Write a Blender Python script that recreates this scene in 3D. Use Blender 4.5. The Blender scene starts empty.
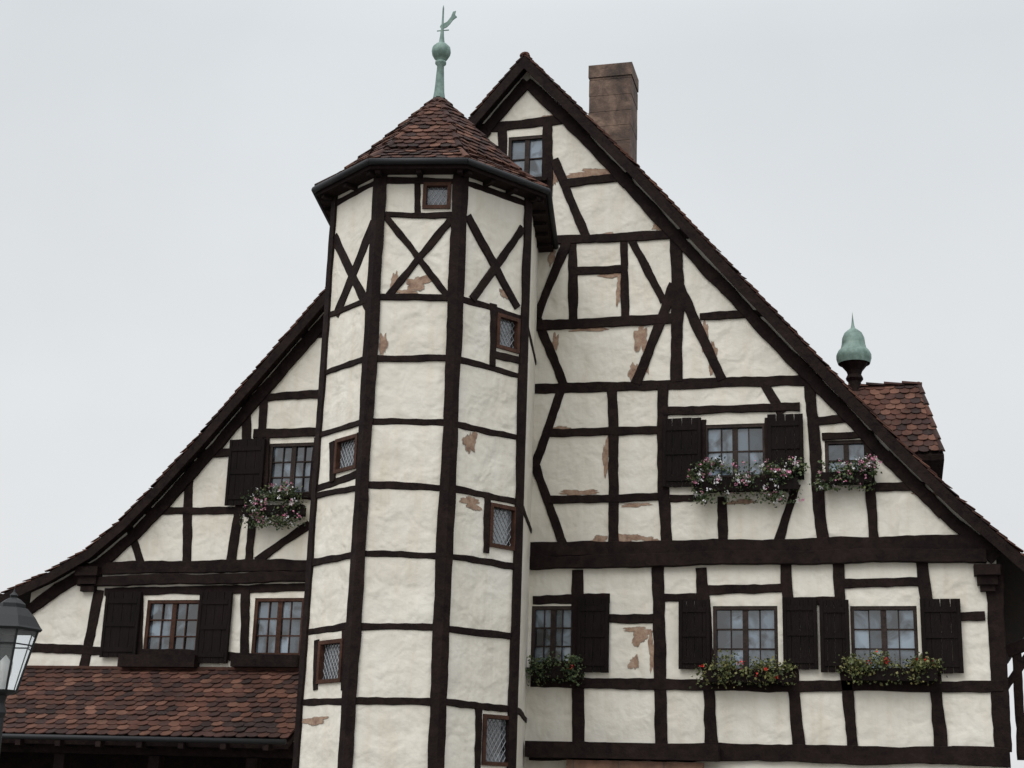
import bpy, math, random
from mathutils import Vector, Matrix
from mathutils.geometry import tessellate_polygon
random.seed(7)
R=math.radians
sc=bpy.context.scene
sc.view_settings.view_transform='Standard'
sc.view_settings.look='None'
sc.view_settings.exposure=0
# ---------------------------------------------------------------- camera
FPX=1500.0
PSI=R(14.6); TH=R(16.05); RHO=0.032
CAM=Vector((0,-23.6,1.6))
Rh=Vector((math.cos(PSI),math.sin(PSI),0)); Fh=Vector((-math.sin(PSI),math.cos(PSI),0))
Z=Vector((0,0,1))
F=Fh*math.cos(TH)+Z*math.sin(TH)
U0=-Fh*math.sin(TH)+Z*math.cos(TH)
RT=Rh*math.cos(RHO)+U0*math.sin(RHO)
UP=U0*math.cos(RHO)-Rh*math.sin(RHO)
cd=bpy.data.cameras.new("camera"); cam=bpy.data.objects.new("camera",cd)
sc.collection.objects.link(cam); sc.camera=cam
cd.sensor_width=36; cd.lens=FPX/1024*36; cd.clip_end=3000; cd.clip_start=0.1
M=Matrix((RT,UP,-F)).transposed().to_4x4(); M.translation=CAM
cam.matrix_world=M

class Plane:
    """vertical wall plane with survey coordinates (u along wall, z up)"""
    def __init__(s,p0,ux,n):
        s.p0=Vector(p0); s.ux=Vector(ux).normalized(); s.n=Vector(n).normalized()
    def m(s,px,py):
        d=RT*(px-512)+UP*(384-py)+F*FPX
        t=(s.p0-CAM).dot(s.n)/d.dot(s.n)
        P=CAM+d*t
        return ((P-s.p0).dot(s.ux),P.z)
    def at(s,u,z,o=0.0):
        P=s.p0+s.ux*u+s.n*o
        return Vector((P.x,P.y,z))
def ywall(y): return Plane((0,y,0),(1,0,0),(0,-1,0))
FAC=ywall(0.0)

# ---------------------------------------------------------------- mesh builder
class MB:
    def __init__(s): s.v=[]; s.f=[]
    def add(s,vs,fs):
        b=len(s.v); s.v+= [tuple(v) for v in vs]; s.f+=[tuple(i+b for i in f) for f in fs]
    def make(s,name,mat,parent=None,smooth=False):
        me=bpy.data.meshes.new(name); me.from_pydata(s.v,[],s.f); me.update()
        ob=bpy.data.objects.new(name,me); sc.collection.objects.link(ob)
        me.materials.append(mat)
        if smooth:
            for p in me.polygons: p.use_smooth=True
        if parent: ob.parent=parent
        return ob
def empty(name):
    e=bpy.data.objects.new(name,None); sc.collection.objects.link(e); e.empty_display_size=0.3; return e
def hexa(mb,p):  # 8 points: 0-3 one side loop, 4-7 other side
    mb.add(p,[(0,1,2,3),(7,6,5,4),(0,4,5,1),(1,5,6,2),(2,6,7,3),(3,7,4,0)])
def pbox(mb,pl,u0,u1,z0,z1,o0,o1):
    hexa(mb,[pl.at(u0,z0,o1),pl.at(u1,z0,o1),pl.at(u1,z1,o1),pl.at(u0,z1,o1),
             pl.at(u0,z0,o0),pl.at(u1,z0,o0),pl.at(u1,z1,o0),pl.at(u0,z1,o0)])
def box(mb,c,sx,sy,sz):
    x,y,z=c; a,b,d=sx/2,sy/2,sz/2
    hexa(mb,[(x-a,y-b,z-d),(x+a,y-b,z-d),(x+a,y-b,z+d),(x-a,y-b,z+d),(x-a,y+b,z-d),(x+a,y+b,z-d),(x+a,y+b,z+d),(x-a,y+b,z+d)])
def tube(mb,p0,p1,r0,r1=None,n=10,caps=True):
    r1=r0 if r1 is None else r1
    p0=Vector(p0);p1=Vector(p1); d=(p1-p0).normalized()
    a=d.orthogonal().normalized(); b=d.cross(a)
    vs=[];
    for p,r in((p0,r0),(p1,r1)):
        for i in range(n):
            t=2*math.pi*i/n; vs.append(p+a*math.cos(t)*r+b*math.sin(t)*r)
    fs=[(i,(i+1)%n,n+(i+1)%n,n+i) for i in range(n)]
    if caps: fs+=[tuple(range(n))[::-1],tuple(range(n,2*n))]
    mb.add(vs,fs)
def revolve(mb,c,prof,n=16,rot=0):
    vs=[]
    for r,z in prof:
        for i in range(n):
            t=2*math.pi*i/n+rot; vs.append((c[0]+r*math.cos(t),c[1]+r*math.sin(t),c[2]+z))
    fs=[]
    for k in range(len(prof)-1):
        for i in range(n):
            j=(i+1)%n; fs.append((k*n+i,k*n+j,(k+1)*n+j,(k+1)*n+i))
    mb.add(vs,fs)
CNT=[0]
def timber(mb,pl,a,b,w,t=0.022,wob=1.0,back=-0.03):
    """hand-hewn timber between wall points a,b (u,z)"""
    CNT[0]+=1; t=t+0.0023*(CNT[0]%9)
    A=Vector(a);B=Vector(b); d=(B-A); L=d.length; d.normalize(); nrm=Vector((-d.y,d.x))
    n=max(3,int(L/0.11)); vs=[]
    ph=random.uniform(0,6); ph2=random.uniform(0,6); bow=random.uniform(-1,1)*min(0.03,0.008*L)*wob
    j1=j2=0
    for i in range(n+1):
        s=i/n; c=A+d*(L*s)+nrm*(math.sin(s*math.pi)*bow+0.006*wob*math.sin(ph+s*L*2.1))
        j1=j1*.5+random.uniform(-1,1)*0.009*wob; j2=j2*.5+random.uniform(-1,1)*0.009*wob
        w1=w/2*(1+0.07*wob*math.sin(ph2+s*L*3.3))+j1
        w2=w/2*(1+0.07*wob*math.sin(ph+s*L*2.7))+j2
        p=c+nrm*w1;q=c-nrm*w2
        vs+=[pl.at(p.x,p.y,back),pl.at(p.x,p.y,t-0.008),pl.at(p.x-nrm.x*.009,p.y-nrm.y*.009,t),
             pl.at(q.x+nrm.x*.009,q.y+nrm.y*.009,t),pl.at(q.x,q.y,t-0.008),pl.at(q.x,q.y,back)]
    fs=[]
    for i in range(n):
        for k in range(5):
            fs.append((i*6+k,i*6+k+1,(i+1)*6+k+1,(i+1)*6+k))
    fs+=[(0,1,2,3,4,5),tuple(n*6+k for k in (5,4,3,2,1,0))]
    mb.add(vs,fs)
def tpx(mb,pl,x0,y0,x1,y1,w,t=0.022,**k):
    a=pl.m(x0,y0); b=pl.m(x1,y1)
    dx,dy=x1-x0,y1-y0; l=math.hypot(dx,dy); nx,ny=-dy/l,dx/l; cx,cy=(x0+x1)/2,(y0+y1)/2
    p=Vector(pl.m(cx+nx*w/2,cy+ny*w/2)); q=Vector(pl.m(cx-nx*w/2,cy-ny*w/2))
    timber(mb,pl,a,b,(p-q).length,t,**k)
def reveals(mb,pl,holes,o,reveal):
    for h in holes:
        c=[(h[0],h[2]),(h[1],h[2]),(h[1],h[3]),(h[0],h[3])]
        vs=[pl.at(u,z,o) for u,z in c]+[pl.at(u,z,o-reveal) for u,z in c]
        mb.add(vs,[(0,1,5,4),(1,2,6,5),(2,3,7,6),(3,0,4,7)])
def wallmesh(mb,pl,outer,holes,o=0.0,reveal=0.22):
    loops=[[Vector((u,z,0)) for u,z in outer]]+[[Vector((h[0],h[2],0)),Vector((h[1],h[2],0)),Vector((h[1],h[3],0)),Vector((h[0],h[3],0))] for h in holes]
    tris=tessellate_polygon(loops)
    pts=[p for l in loops for p in l]
    mb.add([pl.at(p.x,p.y,o) for p in pts],[tuple(t) for t in tris])
    reveals(mb,pl,holes,o,reveal)
def gridwall(mb,pl,u0,u1,z0,z1,holes,reveal=.15):
    us=sorted({u0,u1,*[h[0] for h in holes],*[h[1] for h in holes]}); zs=sorted({z0,z1,*[h[2] for h in holes],*[h[3] for h in holes]})
    for a,b_ in zip(us[:-1],us[1:]):
        for c_,d_ in zip(zs[:-1],zs[1:]):
            mu,mz=(a+b_)/2,(c_+d_)/2
            if any(h[0]<mu<h[1] and h[2]<mz<h[3] for h in holes): continue
            mb.add([pl.at(a,c_),pl.at(b_,c_),pl.at(b_,d_),pl.at(a,d_)],[(0,1,2,3)])
    reveals(mb,pl,holes,0,reveal)
def rectpx(pl,x0,y0,x1,y1):
    cx,cy=(x0+x1)/2,(y0+y1)/2
    return (pl.m(x0,cy)[0],pl.m(x1,cy)[0],pl.m(cx,y1)[1],pl.m(cx,y0)[1])
def offs(pts,d):
    out=[]
    P=[Vector(p) for p in pts]
    for i in range(len(P)):
        ns=[]
        if i>0: e=(P[i]-P[i-1]).normalized(); ns.append(Vector((e.y,-e.x)))
        if i<len(P)-1: e=(P[i+1]-P[i]).normalized(); ns.append(Vector((e.y,-e.x)))
        if len(ns)==2:
            m=(ns[0]+ns[1]).normalized(); out.append(P[i]+m*(d/max(.3,m.dot(ns[0]))))
        else: out.append(P[i]+ns[0]*d)
    return out

# ---------------------------------------------------------------- materials
def mat(name):
    m=bpy.data.materials.new(name); m.use_nodes=True; nt=m.node_tree
    b=nt.nodes["Principled BSDF"]; return m,nt,b
def N(nt,t,**k):
    n=nt.nodes.new(t)
    for a,v in k.items(): setattr(n,a,v)
    return n
def noise(nt,vec,scale,detail=4,rough=.55,dist=0):
    n=N(nt,"ShaderNodeTexNoise"); n.inputs["Scale"].default_value=scale; n.inputs["Detail"].default_value=detail
    n.inputs["Roughness"].default_value=rough; n.inputs["Distortion"].default_value=dist
    if vec: nt.links.new(vec,n.inputs["Vector"])
    return n.outputs["Fac"]
def mapping(nt,scale=(1,1,1)):
    t=N(nt,"ShaderNodeTexCoord"); m=N(nt,"ShaderNodeMapping"); m.inputs["Scale"].default_value=scale
    nt.links.new(t.outputs["Object"],m.inputs["Vector"]); return m.outputs["Vector"]
def ramp(nt,fac,stops):
    r=N(nt,"ShaderNodeValToRGB"); e=r.color_ramp.elements
    while len(e)<len(stops): e.new(.5)
    for i,(p,c) in enumerate(stops): e[i].position=p; e[i].color=(*c,1) if len(c)==3 else c
    nt.links.new(fac,r.inputs["Fac"]); return r.outputs["Color"]
def mix(nt,fac,a,b,mode='MIX'):
    m=N(nt,"ShaderNodeMix",data_type='RGBA',blend_type=mode)
    if isinstance(fac,(int,float)): m.inputs[0].default_value=fac
    else: nt.links.new(fac,m.inputs[0])
    for i,x in ((6,a),(7,b)):
        if isinstance(x,tuple): m.inputs[i].default_value=(*x,1)
        else: nt.links.new(x,m.inputs[i])
    return m.outputs[2]
def bump(nt,b,h,strength=.4,dist=.02,prev=None):
    n=N(nt,"ShaderNodeBump"); n.inputs["Strength"].default_value=strength; n.inputs["Distance"].default_value=dist
    nt.links.new(h,n.inputs["Height"])
    if prev: nt.links.new(prev,n.inputs["Normal"])
    nt.links.new(n.outputs["Normal"],b.inputs["Normal"]); return n.outputs["Normal"]
def bw(v): return (v,v,v)

m_plaster,nt,b=mat("lime_plaster")
v=mapping(nt); vs_=mapping(nt,(3.0,3.0,.35))
base=ramp(nt,noise(nt,v,.9,4,.6),[(.3,(.69,.645,.555)),(.5,(.745,.705,.62)),(.7,(.775,.74,.665))])
st=ramp(nt,noise(nt,vs_,1.6,5,.65),[(.45,bw(1)),(.64,(.92,.90,.86)),(.78,(.82,.79,.73))])
c=mix(nt,.75,base,st,'MULTIPLY')
sp=ramp(nt,noise(nt,v,23,4,.7),[(.62,bw(0)),(.74,bw(1))])
spm=N(nt,"ShaderNodeMath",operation='MULTIPLY'); nt.links.new(sp,spm.inputs[0]); spm.inputs[1].default_value=.22
c=mix(nt,spm.outputs[0],c,(.50,.46,.40))
blot=ramp(nt,noise(nt,v,4.5,5,.7,.8),[(.62,bw(0)),(.74,bw(.22))])
c=mix(nt,blot,c,(.55,.51,.45))
nt.links.new(c,b.inputs["Base Color"]); b.inputs["Roughness"].default_value=.92; b.inputs["Specular IOR Level"].default_value=.2
p=bump(nt,b,noise(nt,v,2.4,2,.5,.4),.8,.08)
p=bump(nt,b,noise(nt,v,9,3,.55),.45,.025,p)
bump(nt,b,noise(nt,v,70,3,.6),.2,.004,p)

def woodmat(name,c0,c1,rough=.8,gs=(1,1,1)):
    m,nt,b=mat(name); v=mapping(nt,gs)
    n1=noise(nt,v,7,5,.7,.6)
    c=ramp(nt,n1,[(.3,c0),(.7,c1)])
    n2=noise(nt,mapping(nt),1.3,3,.6)
    c=mix(nt,.6,c,ramp(nt,n2,[(.35,bw(.55)),(.65,bw(1.3))]),'MULTIPLY')
    nt.links.new(c,b.inputs["Base Color"]); b.inputs["Roughness"].default_value=rough; b.inputs["Specular IOR Level"].default_value=.12
    bump(nt,b,noise(nt,v,26,4,.7),.7,.018); return m
m_timber=woodmat("dark_oak_timber",(.0075,.0042,.0040),(.024,.0145,.0128))
m_shutter=woodmat("dark_shutter_wood",(.006,.004,.0038),(.015,.0095,.0088),.75,(6,6,.6))
m_brown=woodmat("brown_window_wood",(.035,.016,.011),(.085,.040,.027),.6)
m_sash=woodmat("dark_sash_wood",(.022,.015,.013),(.05,.035,.030),.55)

def tilemat(name,cols):
    m,nt,b=mat(name); g=N(nt,"ShaderNodeNewGeometry")
    c=ramp(nt,g.outputs["Random Per Island"],cols)
    v=mapping(nt); c=mix(nt,.8,c,ramp(nt,noise(nt,v,2.2,4,.65),[(.35,bw(.5)),(.65,bw(1.15))]),'MULTIPLY')
    mo=ramp(nt,noise(nt,v,11,5,.7),[(.52,bw(0)),(.70,bw(.6))])
    c=mix(nt,mo,c,(.045,.042,.034))
    nt.links.new(c,b.inputs["Base Color"]); b.inputs["Roughness"].default_value=.88; b.inputs["Specular IOR Level"].default_value=.2
    bump(nt,b,noise(nt,v,40,4,.6),.4,.006); return m
m_tile=tilemat("clay_roof_tile",[(0,(.030,.019,.018)),(.35,(.065,.031,.025)),(.75,(.100,.043,.030)),(1,(.165,.08,.055))])
m_under,nt,b=mat("light_block_underlay"); b.inputs["Base Color"].default_value=(.03,.018,.015,1); b.inputs["Roughness"].default_value=.9  # dark sheet added beneath the tower tiles to block light

m_copper,nt,b=mat("verdigris_copper"); v=mapping(nt)
c=ramp(nt,noise(nt,v,7,5,.65),[(.3,(.09,.14,.12)),(.55,(.18,.265,.23)),(.75,(.28,.37,.33))])
nt.links.new(c,b.inputs["Base Color"]); b.inputs["Roughness"].default_value=.65; b.inputs["Metallic"].default_value=.15
m_iron,nt,b=mat("black_iron"); b.inputs["Base Color"].default_value=(.014,.015,.017,1); b.inputs["Roughness"].default_value=.6; b.inputs["Metallic"].default_value=.3
bump(nt,b,noise(nt,mapping(nt),40,4),.3,.004)
m_lead,nt,b=mat("lead_cames"); b.inputs["Base Color"].default_value=(.30,.31,.33,1); b.inputs["Roughness"].default_value=.5; b.inputs["Metallic"].default_value=.3

def glassmat(name,c0,c1,gl):
    m,nt,b=mat(name); g=N(nt,"ShaderNodeNewGeometry")
    v=mapping(nt)
    c=ramp(nt,g.outputs["Random Per Island"],[(0,c0),(1,c1)])
    c=mix(nt,1.0,c,ramp(nt,noise(nt,v,2.6,3,.5,.8),[(.40,bw(.15)),(.58,bw(1.35))]),'MULTIPLY')  # uneven sky reflection painted into the pane colour as pale and dark patches
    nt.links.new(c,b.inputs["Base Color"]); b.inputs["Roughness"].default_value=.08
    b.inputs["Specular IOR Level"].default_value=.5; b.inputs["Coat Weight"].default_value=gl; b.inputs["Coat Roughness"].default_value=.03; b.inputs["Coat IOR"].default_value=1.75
    bump(nt,b,noise(nt,v,5,2),.35,.012); return m
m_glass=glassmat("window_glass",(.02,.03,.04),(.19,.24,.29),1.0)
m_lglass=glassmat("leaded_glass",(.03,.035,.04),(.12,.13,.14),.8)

m_stone,nt,b=mat("red_sandstone"); v=mapping(nt)
br=N(nt,"ShaderNodeTexBrick"); nt.links.new(mapping(nt,(1,1,1)),br.inputs["Vector"]);
mp=[n for n in nt.nodes if n.type=='MAPPING'][-1]; mp.inputs["Rotation"].default_value=(R(90),0,0)
br.inputs["Scale"].default_value=1.0; br.inputs["Brick Width"].default_value=.7; br.inputs["Row Height"].default_value=.36; br.inputs["Mortar Size"].default_value=.012
br.inputs["Color1"].default_value=(.27,.15,.10,1); br.inputs["Color2"].default_value=(.20,.12,.085,1); br.inputs["Mortar"].default_value=(.14,.11,.09,1)
c=mix(nt,.9,br.outputs["Color"],ramp(nt,noise(nt,v,4,6,.7),[(.3,bw(.5)),(.7,bw(1.3))]),'MULTIPLY')
nt.links.new(c,b.inputs["Base Color"]); b.inputs["Roughness"].default_value=.9; bump(nt,b,noise(nt,v,25,5,.7),.6,.01)
m_chim,nt,b=mat("chimney_stone"); v=mapping(nt)
c=ramp(nt,noise(nt,v,2.2,6,.7,.5),[(.3,(.030,.024,.022)),(.5,(.11,.074,.057)),(.7,(.25,.17,.125))])
nt.links.new(c,b.inputs["Base Color"]); b.inputs["Roughness"].default_value=.95; bump(nt,b,noise(nt,v,18,6,.7),.7,.02)
m_patch,nt,b=mat("exposed_masonry"); v=mapping(nt)
c=ramp(nt,noise(nt,v,9,5,.7),[(.3,(.17,.105,.075)),(.5,(.33,.215,.15)),(.7,(.43,.32,.24))])
nt.links.new(c,b.inputs["Base Color"]); b.inputs["Roughness"].default_value=.95; bump(nt,b,noise(nt,v,50,5,.7),.8,.01)
m_edge_shade,nt,b=mat("shaded_plaster_edge"); v=mapping(nt)  # broken plaster rim, its colour darkened to stand for shadow at the edge
c=ramp(nt,noise(nt,v,20,4,.7),[(.3,(.20,.17,.14)),(.7,(.50,.45,.38))])
nt.links.new(c,b.inputs["Base Color"]); b.inputs["Roughness"].default_value=.95; bump(nt,b,noise(nt,v,60,5,.7),.8,.01)

def leafm(name,cols):
    m,nt,b=mat(name); g=N(nt,"ShaderNodeNewGeometry")
    nt.links.new(ramp(nt,g.outputs["Random Per Island"],cols),b.inputs["Base Color"]); b.inputs["Roughness"].default_value=.6
    return m
m_leaf=leafm("geranium_leaves",[(0,(.014,.028,.012)),(.5,(.045,.075,.025)),(1,(.12,.14,.05))])
m_leafy=leafm("yellowing_leaves",[(0,(.03,.04,.014)),(.5,(.09,.11,.03)),(1,(.22,.20,.07))])
m_fwhite=leafm("white_petals",[(0,(.6,.58,.6)),(1,(.85,.82,.84))])
m_fpink=leafm("pink_petals",[(0,(.60,.16,.30)),(1,(.78,.42,.54))])
m_fred=leafm("red_petals",[(0,(.55,.012,.01)),(1,(.8,.06,.03))])
m_ground,nt,b=mat("cobbled_square"); v=mapping(nt)
vo=N(nt,"ShaderNodeTexVoronoi"); vo.inputs["Scale"].default_value=8; nt.links.new(v,vo.inputs["Vector"])
c=mix(nt,.6,ramp(nt,vo.outputs["Distance"],[(0,(.22,.20,.18)),(.6,(.09,.085,.08))]),ramp(nt,noise(nt,v,.6,4),[(.3,(.12,.115,.105)),(.7,(.2,.19,.17))]))
nt.links.new(c,b.inputs["Base Color"]); b.inputs["Roughness"].default_value=.85; bump(nt,b,vo.outputs["Distance"],-.6,.03)

# ---------------------------------------------------------------- roof tiles
def tile_area(mb,E0,E1,T0,T1,w=.18,ex=.155,n=None,seed=0):
    """plain clay tiles on quad: eave E0-E1, top T0-T1"""
    rnd=random.Random(seed)
    E0,E1,T0,T1=map(Vector,(E0,E1,T0,T1))
    ux=(E1-E0).normalized(); mid=((T0+T1)-(E0+E1))/2
    up=(mid-ux*mid.dot(ux)); L=up.length; up.normalize(); nn=ux.cross(up).normalized()
    if n is not None and nn.dot(n)<0: nn=-nn
    rows=int(L/ex)+1
    for r in range(rows):
        s=r*ex/L
        if s>=1: break
        a=E0.lerp(T0,s)+up*0; bb=E1.lerp(T1,s)
        base=E0+up*(r*ex)
        xa=(a-base).dot(ux); xb=(bb-base).dot(ux)
        s2=min(1,s+2*ex/L); 
        xa2=(E0.lerp(T0,s2)-base).dot(ux); xb2=(E1.lerp(T1,s2)-base).dot(ux)
        st=(E1-E0).length/2+(w/2 if r%2 else 0)
        k0=int((xa-st)/w)-1; k1=int((xb-st)/w)+1
        for k in range(k0,k1+1):
            c=st+k*w
            l=c-w*.485; rr=c+w*.485
            if rr<xa+.01 or l>xb-.01: continue
            ln=min(2*ex+.01,(1-s)*L+.02)
            jz=rnd.uniform(-.004,.012); jr=rnd.uniform(-.009,.009); jy=rnd.uniform(-.012,.012)
            def cl(x,y):
                f=y/(2*ex); lo=xa+(xa2-xa)*f; hi=xb+(xb2-xb)*f
                return min(max(x,lo),hi)
            prof=[(l,ln),(rr,ln),(rr,.045),(c+w*.30,.012),(c,0),(c-w*.30,.012),(l,.045)]
            top=[];bot=[]
            for x,y in prof:
                x=cl(x,y); hh=.038*(1-y/ln)+.008+jz*(1-y/ln)+jr*(x-c)/w*2
                P=base+ux*x+up*(y+jy)+nn*hh
                top.append(P); bot.append(P-nn*.014)
            m=len(top)
            mb.add(top+bot,[tuple(range(m))]+[(i,(i+1)%m,m+(i+1)%m,m+i) for i in (1,2,3,4,5,6)])
def ridge_tiles(mb,p0,p1,r=.075,seed=0):
    rnd=random.Random(seed); p0=Vector(p0);p1=Vector(p1); L=(p1-p0).length; n=max(1,int(L/.3)); d=(p1-p0)/n
    side=d.cross(Z).normalized(); nn=side.cross(d).normalized()
    for i in range(n):
        a=p0+d*i; b_=p0+d*(i+1.12); vs=[]
        for P,rr,h in ((a,r*1.12,.03),(b_,r*.9,.0)):
            for k in range(7):
                t=math.pi*k/6; vs.append(P+side*math.cos(t)*rr+nn*(math.sin(t)*rr*.8+h-.02))
        mb.add(vs,[(k,k+1,8+k,7+k) for k in range(6)]+[(0,1,2,3,4,5,6)])

# ---------------------------------------------------------------- HOUSE
house=empty("half_timbered_house")
RK=ywall(-.24)
rake_px=[(-70,622),(0,592),(45,571),(85,548),(118,520),(150,487),(200,432),(255,368),(328,284),(470,115),(525,51),
         (640,166),(740,272),(830,366),(900,438),(960,496),(1024,552),(1060,582)]
rake=[RK.m(*p) for p in rake_px]
def rz(poly,x):
    for a,b_ in zip(poly[:-1],poly[1:]):
        if a[0]<=x<=b_[0]: return a[1]+(b_[1]-a[1])*(x-a[0])/(b_[0]-a[0])
    return None
DEPTH=11
apex_i=10
mt=MB(); ms=MB()
o1=offs(rake,.05); o2=offs(rake,.17)
for i in range(len(rake)-1):
    a,b_=o1[i],o1[i+1]
    y0,y1=-.26,DEPTH
    if i<apex_i: lo,hi,nn=a,b_,Vector((-1,0,1))
    else: lo,hi,nn=b_,a,Vector((1,0,1))
    tile_area(mt,(lo.x,y0,lo.y),(lo.x,y1,lo.y),(hi.x,y0,hi.y),(hi.x,y1,hi.y),n=nn,seed=i)
    c_,d_=o2[i],o2[i+1]
    hexa(ms,[(a.x,y0+.03,a.y-.004),(b_.x,y0+.03,b_.y-.004),(d_.x,y0+.03,d_.y),(c_.x,y0+.03,c_.y),
             (a.x,y1,a.y-.004),(b_.x,y1,b_.y-.004),(d_.x,y1,d_.y),(c_.x,y1,c_.y)])
mt.make("roof_tiles",m_tile,house); ms.make("roof_deck",m_timber,house)
mr=MB(); ridge_tiles(mr,(o1[apex_i].x,-.26,o1[apex_i].y-.03),(o1[apex_i].x,DEPTH,o1[apex_i].y-.03),.085); mr.make("ridge_tiles",m_tile,house)
mbg=MB()
for da,db,ya,yb in ((.065,.21,-.26,-.215),(.14,.235,-.29,-.262)):
    q1=offs(rake,da);q2=offs(rake,db)
    for i in range(len(rake)-1):
        a,b_,c_,d_=q1[i],q1[i+1],q2[i+1],q2[i]
        hexa(mbg,[(a.x,ya,a.y),(b_.x,ya,b_.y),(c_.x,ya,c_.y),(d_.x,ya,d_.y),(a.x,yb,a.y),(b_.x,yb,b_.y),(c_.x,yb,c_.y),(d_.x,yb,d_.y)])
mbg.make("barge_boards",m_timber,house)

xL=FAC.m(28,620)[0]; xR=FAC.m(1002,660)[0]
wo=offs(rake,.14)
top=[(p.x,p.y) for p in wo if xL<p.x<xR]
outer=[(xL,0),(xR,0),(xR,rz([tuple(p) for p in wo],xR))]+top[::-1]+[(xL,rz([tuple(p) for p in wo],xL))]
wins=[((508,136,545,180),2,2,'d'),((704,424,766,478),4,2,'d'),((825,440,868,480),2,2,'d'),
      ((713,606,778,672),4,3,'d'),((851,606,918,672),4,3,'d'),((531,606,574,668),4,3,'d'),
      ((268,443,316,495),4,3,'d'),((145,600,199,656),4,3,'b'),((253,598,303,656),4,3,'b')]
holes=[rectpx(FAC,*w[0]) for w in wins]
mw=MB(); wallmesh(mw,FAC,outer,holes)
for x in (xL,xR):
    zt=rz([tuple(p) for p in wo],x)
    mw.add([(x,0,0),(x,DEPTH-.3,0),(x,DEPTH-.3,zt),(x,0,zt)],[(0,1,2,3)])
mw.add([(u,DEPTH-.3,z) for u,z in outer],[tuple(range(len(outer)))])
mw.make("plaster_walls",m_plaster,house)

def window(mbf,mbg_,pl,h,cols,rows,fw=.055,rec=-.03,glass=-.07):
    u0,u1,z0,z1=h
    for (a,b_,c_,d_) in ((u0,u0+fw,z0,z1),(u1-fw,u1,z0,z1),(u0+fw,u1-fw,z0,z0+fw),(u0+fw,u1-fw,z1-fw,z1)):
        pbox(mbf,pl,a,b_,c_,d_,glass-.03,rec+.02)
    iu0,iu1,iz0,iz1=u0+fw,u1-fw,z0+fw,z1-fw
    mp_=.014
    for i in range(1,cols):
        u=iu0+(iu1-iu0)*i/cols; w=.042 if i*2==cols else mp_*.6
        pbox(mbf,pl,u-w,u+w,iz0,iz1,glass-.02,rec if i*2==cols else rec-.012)
    for j in range(1,rows):
        z=iz0+(iz1-iz0)*j/rows
        pbox(mbf,pl,iu0,iu1,z-mp_*.8,z+mp_*.8,glass-.02,rec-.015)
    for i in range(cols):
        for j in range(rows):
            a=iu0+(iu1-iu0)*i/cols;b_=iu0+(iu1-iu0)*(i+1)/cols;c_=iz0+(iz1-iz0)*j/rows;d_=iz0+(iz1-iz0)*(j+1)/rows
            t=random.uniform(-.006,.006);s=random.uniform(-.006,.006)
            mbg_.add([pl.at(a,c_,glass+t),pl.at(b_,c_,glass-t),pl.at(b_,d_,glass-t+s),pl.at(a,d_,glass+t+s)],[(0,1,2,3)])
mfd=MB();mfb=MB();mgl=MB()
for w,h in zip(wins,holes):
    window(mfd if w[3]=='d' else mfb,mgl,FAC,h,w[1],w[2])
mfd.make("window_sashes",m_sash,house); mfb.make("brown_window_sashes",m_brown,house); mgl.make("window_panes",m_glass,house)

T=MB()
def t(x0,y0,x1,y1,w,th=.022): tpx(T,FAC,x0,y0,x1,y1,w,th)
L_=[ # right gable, top down
(478,129,578,118,9),(548,124,548,243,10),(502,128,503,190,9),(500,184,548,181,7),
(554,160,586,238,9),(566,184,632,176,8),(546,241,692,234,9),
(567,243,537,318,9),(573,243,573,322,9),(624,240,625,320,8),(576,271,622,269,8),(632,240,664,302,8),
(676,232,677,382,12),(674,284,636,384,10),(678,282,722,380,10),(534,326,672,318,10),(700,317,768,313,7),
(537,318,565,388,9),(533,389,822,379,10),
(562,388,534,468,9),(534,462,563,545,9),(612,386,613,548,10),(663,384,666,548,11),
(550,433,663,430,8),(548,500,664,497,8),
(664,412,800,407,8),(764,384,782,414,9),(670,498,705,497,8),(722,497,723,545,10),(797,484,777,545,9),
(810,384,823,545,12),(818,421,855,417,9),(868,436,874,545,10),(872,488,925,486,8),(822,437,874,434,7),(820,482,874,481,7),
(703,420,703,482,6),(768,418,768,482,6),
(578,570,579,745,12),(658,566,662,748,12),(701,568,712,750,12),(786,564,800,752,12),(838,562,853,752,11),(922,560,942,752,13),
(533,600,610,598,9),(585,619,656,618,9),(662,598,705,597,8),(705,590,790,588,9),(790,602,840,601,8),(842,584,925,581,9),(925,618,985,616,9),
(531,682,1003,686,11),(712,672,790,674,7),(850,672,925,673,7),
(994,565,1004,752,17),(531,664,578,664,6),
(302,335,330,333,8),(240,400,322,394,8),(247,396,247,448,9),(264,400,262,440,8),(254,434,322,432,9),(190,455,250,452,8),(190,450,187,568,9),
(128,522,144,570,8),(146,511,238,511,7),(240,505,230,568,9),(253,515,249,568,8),(310,524,257,562,8),(266,438,264,500,7),(318,438,312,500,7),
(264,497,316,495,7),(99,590,84,668,10),(105,592,305,588,8),(30,648,305,660,9),(140,595,139,660,8),(205,590,203,660,8),(246,590,245,660,9)]
for q in L_: t(*q)
t(531,550,990,542,15,.05); t(531,564,986,556,13,.10)
t(82,570,308,566,12,.05); t(80,582,308,577,10,.10)
t(530,752,1010,758,18,.07)
ri=offs(rake,.325)
for i in range(len(ri)-1):
    a,b_=ri[i],ri[i+1]
    if b_.x<xL+.2 or a.x>xR: continue
    a2=(max(a.x,xL),a.y); b2=(min(b_.x,xR),b_.y if b_.x<=xR else a.y+(b_.y-a.y)*(xR-a.x)/(b_.x-a.x))
    timber(T,FAC,a2,b2,.20,.05)
T.make("timber_frame",m_timber,house)

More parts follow.
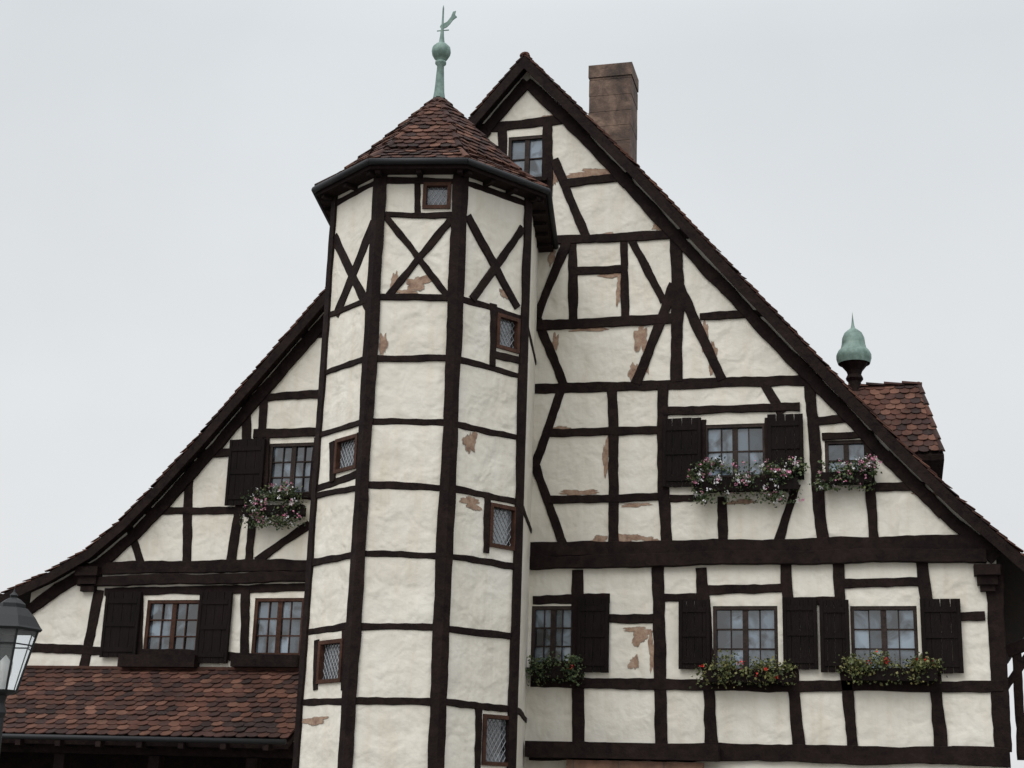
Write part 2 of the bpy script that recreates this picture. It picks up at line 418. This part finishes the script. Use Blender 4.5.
mc=MB()
for (x0,y0,x1,y1) in ((974,566,1000,592),(80,568,102,592)):
    h=rectpx(FAC,x0,y0,x1,y1)
    pbox(mc,FAC,h[0],h[1],h[3]-.16,h[3],0,.2)
    pbox(mc,FAC,h[0]+.04,h[1]-.04,h[3]-.3,h[3]-.163,0,.14)
    pbox(mc,FAC,h[0]+.08,h[1]-.08,h[2],h[3]-.303,0,.10)
h=rectpx(FAC,531,744,721,760)
pbox(mc,FAC,h[0],h[1],h[2],h[3],.1,.42)
mc.make("corbels",m_timber,house)
h=rectpx(FAC,570,762,705,800); mq=MB(); pbox(mq,FAC,h[0],h[1],0.0,h[3],.09,.3); 
pbox(mq,FAC,xL,xR,0,1.75,.0,.06); mq.make("sandstone_base",m_stone,house)

MS=MB()
def shutter(x0,y0,x1,y1,o=.055,pl=FAC):
    u0,u1,z0,z1=rectpx(pl,x0,y0,x1,y1); n=4; w=(u1-u0)/n
    for i in range(n):
        d=random.uniform(0,.005)
        pbox(MS,pl,u0+i*w+.003,u0+(i+1)*w-.003,z0+random.uniform(0,.01),z1-random.uniform(0,.01),o,o+.025+d)
    for f in (.12,.5,.85):
        z=z0+(z1-z0)*f; pbox(MS,pl,u0+.065,u1-.065,z-.04,z+.04,o+.031,o+.042)
    pbox(MS,pl,u0+.01,u0+.06,z0+.01,z1-.01,o+.031,o+.043); pbox(MS,pl,u1-.06,u1-.01,z0+.01,z1-.01,o+.031,o+.043)
for s in ((663,419,702,488),(768,415,804,481),(578,598,610,673),(679,600,711,670),(783,598,818,670),(820,600,850,673),(921,599,962,674),
          (229,440,265,506),(105,592,141,658),(199,592,232,664)):
    shutter(*s)
MS.make("window_shutters",m_shutter,house)
msl=MB()
for w,h in zip(wins,holes):
    pbox(msl,FAC,h[0]-.06,h[1]+.06,h[2]-.07,h[2]-.002,-.02,.10)
for (x0,y0,x1,y1) in ((124,656,200,668),(236,656,302,668)):
    h=rectpx(FAC,x0,y0,x1,y1); pbox(msl,FAC,h[0],h[1],h[2],h[3],.0,.22)
msl.make("window_sills",m_timber,house)

MP=MB();ML=MB()
pc=[0]
def patch(pl,cx,cy,rx,ry,seed):
    """plaster broken away: one jagged outline following the panel edge, thin dark lip, masonry inside"""
    rnd=random.Random(seed); u,z=pl.m(cx,cy); u2,_=pl.m(cx+rx,cy); _,z2=pl.m(cx,cy-ry)
    ru,rzz=abs(u2-u),abs(z2-z); pc[0]+=1; e=(pc[0]%9)*.0004
    n=64; ph=[rnd.uniform(0,6.28) for _ in range(6)]; jag=0; rad=[]
    for i in range(n):
        a=2*math.pi*i/n; jag=jag*.35+rnd.uniform(-.13,.13)
        g=1+.20*math.sin(2*a+ph[0])+.17*math.sin(3*a+ph[1])+.13*math.sin(5*a+ph[2])+.09*math.sin(8*a+ph[3])+jag
        rad.append(max(.35,g))
    for mbx,gr,o in ((ML,.012,.003+e),(MP,0.0,.0075+e)):
        pts=[]
        for i in range(n):
            a=2*math.pi*i/n; ca,sa=math.cos(a),math.sin(a)
            # superellipse-like: fuller corners
            k=1/max(.001,(abs(ca)**3+abs(sa)**3)**(1/3))
            du=ru*rad[i]*k*ca; dz=rzz*rad[i]*k*sa; l=math.hypot(du,dz)+1e-6
            pts.append(pl.at(u+du*(1+gr/l),z+dz*(1+gr/l),o))
        c=pl.at(u,z,o); mbx.add([c]+pts,[(0,1+i,1+(i+1)%n) for i in range(n)])
for i,(x,y,rx,ry) in enumerate(((593,173,20,4),(555,174,2.5,9),(604,236,14,2.5),(552,256,3,8),(612,275,11,2.5),(619,290,2.5,12),(588,328,24,2.5),(641,338,5,14),(646,362,3,12),
    (634,372,4,8),(705,336,3,12),(713,357,4,12),(734,383,18,1.5),(606,456,2.5,18),(578,493,15,3),(560,429,8,2),(599,541,9,4),(628,538,12,4),(650,541,8,3),(640,636,8,7),
    (652,652,3,17),(634,663,4,6),(638,630,12,2.5),
    (560,388,8,2),(742,502,14,2),(555,344,3,9),(658,227,5,3),(545,118,9,2),(636,505,14,1.5),(930,494,16,1.5),(700,384,10,1.5))):
    patch(FAC,x,y,rx,ry,100+i)

# chimney
ch=MB(); pc_=ywall(3.0)
u0,_=pc_.m(589,100); u1,_=pc_.m(631,100); zt=pc_.m(610,64)[1]
cx=(u0+u1)/2; W=u1-u0
hz=zt-4.6; rr_=random.Random(4)
while hz<zt-.30:
    hh=rr_.uniform(.28,.36); hh=min(hh,zt-.28-hz); 
    dx=rr_.uniform(-.006,.006)
    box(ch,(cx+dx,3.38,hz+hh/2),W+rr_.uniform(-.012,.012),.76,hh-.008); hz+=hh
box(ch,(cx,3.38,zt-2.5),W-.03,.73,4.6)
box(ch,(cx,3.38,zt-.14),W+.035,.80,.27)
ch.make("chimney",m_chim,house)

# dormer on the right roof slope
pr=ywall(4.3); pe=ywall(3.1)
rA=pr.m(860,387); rB=pr.m(920,385); eB=pe.m(944,453)
zr=rB[1]; ze=eB[1]; xl=rA[0]-2.5
dt=MB(); nn=Vector((0,-1,1))
xr1=rB[0]; xr2=eB[0]
tile_area(dt,(xl,3.1,ze),(xr2,3.1,ze),(xl,4.3,zr),(xr1,4.3,zr),n=nn,seed=77)
tile_area(dt,(xr2,5.5,ze),(xl,5.5,ze),(xr1,4.3,zr),(xl,4.3,zr),n=Vector((0,1,1)),seed=78)
ridge_tiles(dt,(xl,4.3,zr+.02),(xr1,4.3,zr+.02),.07)
ridge_tiles(dt,(xr2-.03,3.1,ze+.02),(xr1-.02,4.3,zr+.03),.05)
dt.make("dormer_tiles",m_tile,house)
dw=MB()
xw=xr2-.35; zb=ze-1.6
dw.add([(xl,3.1,ze-.03),(xr2,3.1,ze-.03),(xr1,4.3,zr-.03),(xl,4.3,zr-.03),(xr2,5.5,ze-.03),(xl,5.5,ze-.03),
        (xl,3.12,ze-.12),(xr2,3.12,ze-.12),(xr2,5.48,ze-.12),(xl,5.48,ze-.12)],[(0,1,2,3),(3,2,4,5),(1,4,2),(0,1,7,6),(1,7,8,4),(6,7,8,9)])
hexa(dw,[(xl,3.4,zb),(xw,3.4,zb),(xw,3.4,ze-.13),(xl,3.4,ze-.13),(xl,5.2,zb),(xw,5.2,zb),(xw,5.2,ze-.13),(xl,5.2,ze-.13)])
dw.make("dormer_body",m_timber,house)
tp=pr.m(855,392); sc_=abs(pr.m(874,360)[0]-pr.m(840,360)[0])
zz=lambda y: pr.m(855,y)[1]
c0=(tp[0],4.3,0)
tu=MB(); rb=sc_/2
revolve(tu,c0,[(rb*.40,zz(412)),(rb*.40,zz(382)),(rb*.55,zz(379)),(rb*.42,zz(375)),(rb*.5,zz(371)),(rb*.75,zz(366)),(rb*.95,zz(362)),(0,zz(362))],8,R(22))
tu.make("turret_base",m_timber,house)
tu=MB(); revolve(tu,c0,[(rb*.95,zz(364)),(rb*1.04,zz(359)),(rb*1.04,zz(355)),(rb*.94,zz(351.5)),(rb*.76,zz(348.5)),(rb*.70,zz(344)),(rb*.66,zz(338)),(rb*.54,zz(333.5)),(rb*.30,zz(330)),(rb*.13,zz(328)),(rb*.08,zz(324)),(rb*.05,zz(320)),(0.001,zz(312))],20)
tu.make("turret_copper_cap",m_copper,house,True)

an=MB(); 
for (a,b_,w) in (((1006,652),(1040,640),12),((1016,650),(1022,760),9),((1004,690),(1030,652),8)):
    tpx(an,ywall(.6),a[0],a[1],b_[0],b_[1],w,.03,back=-.1)
an.make("side_gallery_timbers",m_timber,house)

# ---- lean-to roof at left
PE=ywall(-1.9)
a=FAC.m(-180,674); zt=FAC.m(150,670)[1]
ea=PE.m(150,738)[1]
xr_=FAC.m(320,668)[0]+0.3; xl_=a[0]-1
lt=MB(); tile_area(lt,(xl_,-1.9,ea),(xr_,-1.9,ea),(xl_,-.02,zt),(xr_,-.02,zt),n=Vector((0,-1,1)),seed=5)
lt.make("lean_to_tiles",m_tile,house)
lb=MB()
hexa(lb,[(xl_,-1.86,ea-.02),(xr_,-1.86,ea-.02),(xr_,-1.86,ea-.12),(xl_,-1.86,ea-.12),(xl_,-.0,zt-.02),(xr_,-.0,zt-.02),(xr_,-.0,zt-.12),(xl_,-.0,zt-.12)])
box(lb,((xl_+xr_)/2,-1.45,ea-.12),xr_-xl_,.2,.24)
x=xl_+.3
while x<xr_:
    box(lb,(x,-1.45,ea/2-.13),.18,.18,ea-.25); x+=1.65
x=xl_+.1
while x<xr_:
    box(lb,(x,-1.78,ea-.1),.09,.4,.1); x+=.7
box(lb,((xl_+xr_)/2,-.05,1.2),xr_-xl_,.04,2.4)
lb.make("lean_to_frame",m_timber,house)
lg=MB(); tube(lg,(xl_,-1.97,ea-.02),(xr_,-1.97,ea-.02),.04,n=12); lg.make("lean_to_gutter",m_iron,house,True)
lf=MB(); box(lf,((xl_+xr_)/2,-.03,zt+.02),xr_-xl_,.06,.07); lf.make("lean_to_flashing",m_tile,house)

# ---------------------------------------------------------------- TOWER
tower=empty("stair_tower")
q=21.2; s=.0591*q; be=R(5)
Tin=Fh*math.cos(be)+Rh*math.sin(be); Tx=Rh*math.cos(be)-Fh*math.sin(be)
G=Vector((CAM.x,CAM.y,0))
A=G+Fh*q-Rh*(.1*q); B=A+Tx*s; c45=math.cos(R(45))
C=B+(Tx+Tin)*c45*s*1.10; L=A+(Tin-Tx)*c45*s
def back(P,y=.05): return P+Tin*((y-P.y)/Tin.y)
Lb=back(L);Cb=back(C)
cen=(A+B)/2+Tin*(s*1.2071)
plan=[Lb,L,A,B,C,Cb]
ZT=11.0
faces=[]
for P,Q in zip(plan[:-1],plan[1:]):
    ux=(Q-P).normalized(); faces.append((Plane(P,ux,Vector((ux.y,-ux.x,0))),(Q-P).length))
pLL,pL,pC,pR,pRR=[f[0] for f in faces]
twins=[(pC,(423,183,451,209)),(pR,(496,316,519,351)),(pR,(489,505,516,549)),(pR,(482,715,511,766)),(pL,(336,437,358,471)),(pL,(319,640,343,683))]
W_=MB(); TF=MB(); TG=MB(); TL=MB()
for pl,ln in faces:
    hs=[rectpx(pl,*w[1]) for w in twins if w[0] is pl]
    gridwall(W_,pl,0,ln,0,ZT,hs)
    for h in hs:
        u0,u1,z0,z1=h; fw=.055
        for (a,b_,c_,d_) in ((u0,u0+fw,z0,z1),(u1-fw,u1,z0,z1),(u0+fw,u1-fw,z0,z0+fw),(u0+fw,u1-fw,z1-fw,z1)):
            pbox(TF,pl,a,b_,c_,d_,-.08,.034)
        a,b_,c_,d_=u0+fw,u1-fw,z0+fw,z1-fw
        TG.add([pl.at(a,c_,-.05),pl.at(b_,c_,-.05),pl.at(b_,d_,-.05),pl.at(a,d_,-.05)],[(0,1,2,3)])
        st=.075; w,hh=b_-a,d_-c_; k=-int(hh/st)-2
        while k*st<w+hh:
            for sg in (1,-1):
                x0=k*st; seg=[]
                for yy in [hh*i/24 for i in range(25)]:
                    xx=x0+(yy*.65 if sg==1 else hh*.65-yy*.65)
                    if 0<=xx<=w: seg.append((xx,yy))
                if len(seg)>1:
                    tube(TL,pl.at(a+seg[0][0],c_+seg[0][1],-.045),pl.at(a+seg[-1][0],c_+seg[-1][1],-.045),.005,n=4,caps=False)
            k+=1
W_.make("tower_plaster",m_plaster,tower); TF.make("tower_window_frames",m_brown,tower); TG.make("tower_leaded_panes",m_lglass,tower); TL.make("tower_lead_cames",m_lead,tower)
TT=MB()
def post(P,e1,e2,w,tk,z0,z1):
    n1=Vector((e1.y,-e1.x,0)); n2=Vector((e2.y,-e2.x,0))
    mm=(n1+n2).normalized()
    nseg=80; vs=[]; ja=jb=0; ph=random.uniform(0,6)
    for i in range(nseg+1):
        z=z0+(z1-z0)*i/nseg; ja=ja*.6+random.uniform(-.008,.008); jb=jb*.6+random.uniform(-.008,.008)
        wa=w*(1+.07*math.sin(z*1.3+ph))+ja; wb=w*(1-.06*math.sin(z*1.7+ph))+jb; k=tk/mm.dot(n1)-random.uniform(0,.006)
        loop=[P-e1*wa-n1*.03,P-e1*wa+n1*tk,P+mm*k,P+e2*wb+n2*tk,P+e2*wb-n2*.03]
        vs+=[Vector((v_.x,v_.y,z)) for v_ in loop]
    fs=[(i*5+k,i*5+k+1,i*5+5+k+1,i*5+5+k) for i in range(nseg) for k in range(4)]
    TT.add(vs,fs)
dirs=[f[0].ux for f in faces]
for i,P in enumerate(plan[1:-1]): post(P,dirs[i],dirs[i+1],.115,.042,0,ZT)
zs=[pC.m(412,y)[1] for y in (215,298,358,422,487,555,627,702)]
while zs[-1]>.8: zs.append(zs[-1]-1.12)
zs.append(pC.m(412,181)[1])
for pl,ln in faces:
    for z in zs:
        if z==zs[0] and pl is not pC: continue
        if pl is pRR and z not in zs[1:9:3]: continue
        dz=random.uniform(-.02,.02)
        timber(TT,pl,(0.03,z+dz),(ln-.03,z-dz*.5),.095,.012)
def tt(pl,*a): tpx(TT,pl,*a,.012)
tt(pC,386,217,449,298,7); tt(pC,451,219,387,298,7)
tt(pR,467,216,517,308,7); tt(pR,522,228,472,300,7)
tt(pL,374,222,336,316,7); tt(pL,334,238,369,308,7)
tt(pC,417,181,417,215,6); tt(pC,455,182,455,215,5)
tt(pR,493,304,493,366,6); tt(pR,494,355,522,361,6)
tt(pR,487,494,486,553,6); tt(pR,478,708,476,790,6)
tt(pL,333,442,333,482,5); tt(pL,318,488,358,474,6); tt(pL,360,432,359,478,5)
tt(pL,317,640,316,690,5); tt(pL,345,630,344,690,5)
TT.make("tower_timber_frame",m_timber,tower)
patch(pR,470,442,5,10,1); patch(pC,418,283,10,6,2); patch(pC,395,282,3,9,3); patch(pC,383,345,3,11,4); patch(pR,471,503,9,5,5)
patch(pL,314,721,13,3,6); patch(pR,505,294,4,4,8); patch(pC,367,500,1.5,12,9); patch(pC,405,292,14,1.5,19)
MP.make("exposed_stone_patches",m_patch,house); ML.make("shaded_plaster_edges",m_edge_shade,house)

def offplan(e,yb=.05):
    pts=[Vector((p.x,p.y,0)) for p in offs([(p.x,p.y) for p in plan],e)]
    pts[0]=pts[1]+Tin*((yb-pts[1].y)/Tin.y); pts[-1]=pts[-2]+Tin*((yb-pts[-2].y)/Tin.y)
    return pts
E=offplan(.25); ZE=11.05
so=MB(); n=len(E)
vsb=[Vector((p.x,p.y,ZT-.04)) for p in E]+[Vector((p.x,p.y,ZT-.04)) for p in plan]
so.add(vsb,[(i,i+1,n+i+1,n+i) for i in range(n-1)])
E2=offplan(.26)
so.add([Vector((p.x,p.y,ZT-.05)) for p in E2]+[Vector((p.x,p.y,ZE+.02)) for p in E2],[(i,i+1,n+i+1,n+i) for i in range(n-1)])
for pl,ln in faces:
    k=max(2,int(ln/.42))
    for i in range(k+1):
        u=ln*i/k; pbox(so,pl,u-.04,u+.04,ZT-.10,ZT-.043,0,.22)
so.make("tower_eaves",m_timber,tower)
gu=MB(); E3=offplan(.30,0)
for a,b_ in zip(E3[:-1],E3[1:]):
    tube(gu,Vector((a.x,a.y,ZE-.0)),Vector((b_.x,b_.y,ZE-.0)),.050,n=12)
gu.make("tower_gutter",m_iron,tower,True)
apex=Vector((cen.x,cen.y,13.05))
tt_=MB(); ul=MB(); hp=MB()
ER=offplan(.27)
Z3=lambda p,z: Vector((p.x,p.y,z))
f1=.24
MD=[Z3(p.lerp(Z3(cen,0),f1),ZE+.05+(13.05-ZE)*f1*.74) for p in ER]
EV=[Z3(p,ZE+.03) for p in ER]
n=len(ER)
for i in range(n):
    j=(i+1)%n
    cdir=(EV[i]+EV[j])/2-Z3(cen,EV[i].z); nn=cdir.normalized()+Z
    tile_area(tt_,EV[i],EV[j],MD[i],MD[j],w=.17,ex=.14,n=nn,seed=i)
    tile_area(tt_,MD[i],MD[j],apex,apex,w=.17,ex=.14,n=nn,seed=i+20)
    ul.add([EV[i]-Z*.02,EV[j]-Z*.02,MD[j]-Z*.02,MD[i]-Z*.02,apex-Z*.02],[(0,1,2,3),(3,2,4)])
    ridge_tiles(hp,EV[i]+Z*.02,MD[i]+Z*.02,.055,i); ridge_tiles(hp,MD[i]+Z*.02,apex+Z*.0,.055,i)
tt_.make("tower_roof_tiles",m_tile,tower); ul.make("tower_light_block_underlay",m_under,tower); hp.make("tower_hip_tiles",m_tile,tower)
mpp=Plane(cen,Tx,-Tin); zc=lambda y: mpp.m(441,y)[1]
sp_=MB(); c0=(cen.x,cen.y,0); pxm=abs(mpp.m(441,60)[0]-mpp.m(442,60)[0])
revolve(sp_,c0,[(8*pxm,zc(106)),(6*pxm,zc(98)),(5*pxm,zc(92)),(4.2*pxm,zc(80)),(3.4*pxm,zc(66)),(5.5*pxm,zc(64)),(5.5*pxm,zc(62)),(3.2*pxm,zc(61)),(6.5*pxm,zc(59)),(9*pxm,zc(55)),(9.6*pxm,zc(52)),(9*pxm,zc(48)),(6*pxm,zc(45)),(3*pxm,zc(43)),(2*pxm,zc(36)),(1.1*pxm,zc(24)),(.8*pxm,zc(8)),(0.001,zc(5))],16)
sp_.make("copper_finial",m_copper,tower,True)
va=MB(); 
def vp(x,y,o): 
    u,z=mpp.m(x,y); return mpp.at(u,z,o)
bird=[(443,24),(447,22),(451,17),(453,12),(456,11),(455,15),(457,17),(453,20),(450,24),(447,27),(445,28),(442,29),(440,27),(441,25)]
for k,o in ((0,.010),(1,-.010)):
    va.add([vp(x,y,o) for x,y in bird],[tuple(range(len(bird)))])
m_=len(bird); va.add([vp(x,y,.010) for x,y in bird]+[vp(x,y,-.010) for x,y in bird],[(i,(i+1)%m_,m_+(i+1)%m_,m_+i) for i in range(m_)])
tube(va,vp(437,31,0),vp(449,30,0),.010,n=6)
va.make("weather_vane",m_copper,tower)

# ---------------------------------------------------------------- flower boxes
def flower_box(x0,y0,x1,y1,cols,nl=1100,nf=60,droop=.5,seed=0,lmat=None,out=.28,pl=FAC):
    rnd=random.Random(seed)
    e=empty("window_flower_box")
    u0,u1,z0,z1=rectpx(pl,x0,y0,x1,y1)
    H=z1-z0; zc_=z0+H*.42
    pb=MB(); pbox(pb,pl,u0+.06,u1-.06,zc_-.12,zc_+.06,.10,.27)
    for u in (u0+.2,u1-.2): pbox(pb,pl,u-.015,u+.015,zc_-.16,zc_-.123,.0,.27)
    pb.make("planter",m_shutter,e)
    lm=MB(); cl=[]
    for i in range(max(5,int((u1-u0)/.13))):
        cl.append((rnd.uniform(u0+.05,u1-.05),zc_+rnd.uniform(-.5*droop,.62)*H*.75,rnd.uniform(.16,out+.06),rnd.uniform(.07,.14)))
    def pt():
        c=rnd.choice(cl); r=c[3]
        if rnd.random()<.25: 
            return (rnd.uniform(u0,u1),rnd.uniform(z0,z1-.1*H),rnd.uniform(.1,out+.05))
        return (c[0]+rnd.gauss(0,r*.7),c[1]+rnd.gauss(0,r*.55),c[2]+rnd.gauss(0,r*.5))
    def leaf(mb,P,sz):
        d=Vector((rnd.gauss(0,1),rnd.gauss(0,1),rnd.gauss(-.2,.8))).normalized(); sd=d.orthogonal().normalized()
        sd.rotate(Matrix.Rotation(rnd.uniform(0,6.28),3,d)); k=d.cross(sd)*sz*.15
        mb.add([P-d*sz*.5,P+sd*sz*.42+k,P+d*sz*.5,P-sd*sz*.42+k],[(0,1,2),(0,2,3)])
    for i in range(nl):
        u,z,o=pt(); leaf(lm,pl.at(u,z,max(.03,o)),rnd.uniform(.03,.065))
    lm.make("foliage",lmat or m_leaf,e)
    for ci,(m,fr) in enumerate(cols):
        fm=MB()
        for i in range(int(nf*fr)):
            u,z,o=pt(); P=pl.at(u,z+.02,max(.1,o+.05))
            for k in range(rnd.randint(4,9)):
                Q=P+Vector((rnd.gauss(0,.018),rnd.gauss(0,.018),rnd.gauss(0,.016))); leaf(fm,Q,rnd.uniform(.022,.04))
        fm.make(("white_blossoms","pink_blossoms","red_blossoms")[[m_fwhite,m_fpink,m_fred].index(m)],m,e)
flower_box(692,459,803,506,[(m_fwhite,.60),(m_fpink,.5)],2300,140,.8,1)
flower_box(818,460,876,493,[(m_fwhite,.35),(m_fpink,.6)],1200,60,.7,2)
flower_box(247,486,312,530,[(m_fwhite,.5),(m_fpink,.6)],1500,90,.8,3)
flower_box(531,655,588,684,[(m_fred,.05)],800,20,.5,4,m_leaf)
flower_box(705,661,797,686,[(m_fred,.22)],1200,40,.5,5,m_leafy)
flower_box(846,657,941,686,[(m_fred,.18)],1200,40,.5,6,m_leafy)

# ---------------------------------------------------------------- street lamp
lamp=empty("street_lamp")
lp=Plane(G+Fh*14,Rh,-Fh)
ub,zb=lp.m(1,690); ut,ztp=lp.m(11,630)
u=(ub+ut)/2; P=lp.at(u,0); zb_=zb; zt_=ztp; c0=(P.x,P.y,0)
lm=MB()
revolve(lm,c0,[(.16,0),(.16,.25),(.1,.3),(.085,.9),(.06,1.0),(.045,zb_-.25),(.06,zb_-.2),(.035,zb_-.12),(.05,zb_-.05),(.13,zb_-.02),(.14,zb_),(0,zb_)],12)
revolve(lm,c0,[(0,zt_-.01),(.285,zt_-.01),(.30,zt_+.01),(.28,zt_+.03),(.22,zt_+.12),(.14,zt_+.20),(.12,zt_+.205),(.12,zt_+.24),(.07,zt_+.28),(.03,zt_+.30),(.04,zt_+.32),(.012,zt_+.35),(.001,zt_+.39)],6,.3)
for i in range(6):
    a=2*math.pi*i/6+.3; a2=2*math.pi*(i+1)/6+.3
    b0=Vector((c0[0]+.13*math.cos(a),c0[1]+.13*math.sin(a),zb_)); b1=Vector((c0[0]+.26*math.cos(a),c0[1]+.26*math.sin(a),zt_))
    tube(lm,b0,b1,.011,n=6)
    c1=Vector((c0[0]+.26*math.cos(a2),c0[1]+.26*math.sin(a2),zt_)); d1=Vector((c0[0]+.13*math.cos(a2),c0[1]+.13*math.sin(a2),zb_))
    tube(lm,b0.lerp(b1,.75),d1.lerp(c1,.75),.007,n=6)
lm.make("post_and_frame",m_iron,lamp)
m_lg,nt,b=mat("lantern_glass"); b.inputs["Base Color"].default_value=(.85,.88,.88,1); b.inputs["Roughness"].default_value=.08; b.inputs["Transmission Weight"].default_value=.9; b.inputs["IOR"].default_value=1.1
lg=MB(); revolve(lg,c0,[(.125,zb_+.002),(.252,zt_-.012)],6,.3); lg.make("lantern_panes",m_lg,lamp)
lbm=MB(); revolve(lbm,c0,[(.02,zb_),(.03,zb_+.08),(.05,zb_+.16),(.05,zb_+.26),(.001,zb_+.32)],12); 
m_bulb,nt,b=mat("opal_bulb"); b.inputs["Base Color"].default_value=(.7,.7,.68,1); b.inputs["Roughness"].default_value=.3
lbm.make("bulb",m_bulb,lamp,True)

# ---------------------------------------------------------------- ground
g=MB(); g.add([(-600,-600,0),(600,-600,0),(600,600,0),(-600,600,0)],[(0,1,2,3)]); g.make("ground",m_ground)

# ---------------------------------------------------------------- sky + sun
w=bpy.data.worlds.new("World"); sc.world=w; w.use_nodes=True; nt=w.node_tree; bg=nt.nodes["Background"]
sun_el=R(48); 
sky=N(nt,"ShaderNodeTexSky",sky_type='NISHITA'); sky.sun_disc=False; sky.sun_elevation=sun_el; sky.sun_rotation=R(200); sky.air_density=1.5; sky.dust_density=4
hs=N(nt,"ShaderNodeHueSaturation"); hs.inputs["Saturation"].default_value=.25; nt.links.new(sky.outputs[0],hs.inputs["Color"])
tc=N(nt,"ShaderNodeTexCoord"); sx=N(nt,"ShaderNodeSeparateXYZ"); nt.links.new(tc.outputs["Generated"],sx.inputs[0])
gr=ramp(nt,sx.outputs["Z"],[(0,(.86,.875,.89)),(.25,(.83,.855,.875)),(.48,(.75,.79,.82)),(.7,(1.0,1.04,1.07)),(1,(1.0,1.02,1.04))])
cl=ramp(nt,noise(nt,tc.outputs["Generated"],2.2,5,.55,.3),[(.3,bw(.93)),(.7,bw(1.04))])
gr=mix(nt,1.0,gr,cl,'MULTIPLY')
mr_=N(nt,"ShaderNodeMapRange"); nt.links.new(sx.outputs["Z"],mr_.inputs[0]); mr_.inputs[1].default_value=.5; mr_.inputs[2].default_value=1; mr_.inputs[3].default_value=10; mr_.inputs[4].default_value=20
sv=N(nt,"ShaderNodeVectorMath",operation='SCALE'); nt.links.new(gr,sv.inputs[0]); nt.links.new(mr_.outputs[0],sv.inputs["Scale"])
fin=mix(nt,.88,hs.outputs[0],sv.outputs[0])
nt.links.new(fin,bg.inputs["Color"]); bg.inputs["Strength"].default_value=.1
sd=bpy.data.lights.new("sun",'SUN'); so_=bpy.data.objects.new("sun",sd); sc.collection.objects.link(so_)
sd.energy=1.25; sd.angle=R(40); sd.color=(1,.985,.965)
dirv=Vector((math.sin(R(200))*math.cos(sun_el),math.cos(R(200))*math.cos(sun_el),math.sin(sun_el)))
so_.rotation_euler=dirv.to_track_quat('Z','Y').to_euler()
print("verts",sum(len(o.data.vertices) for o in bpy.data.objects if o.type=='MESH'))
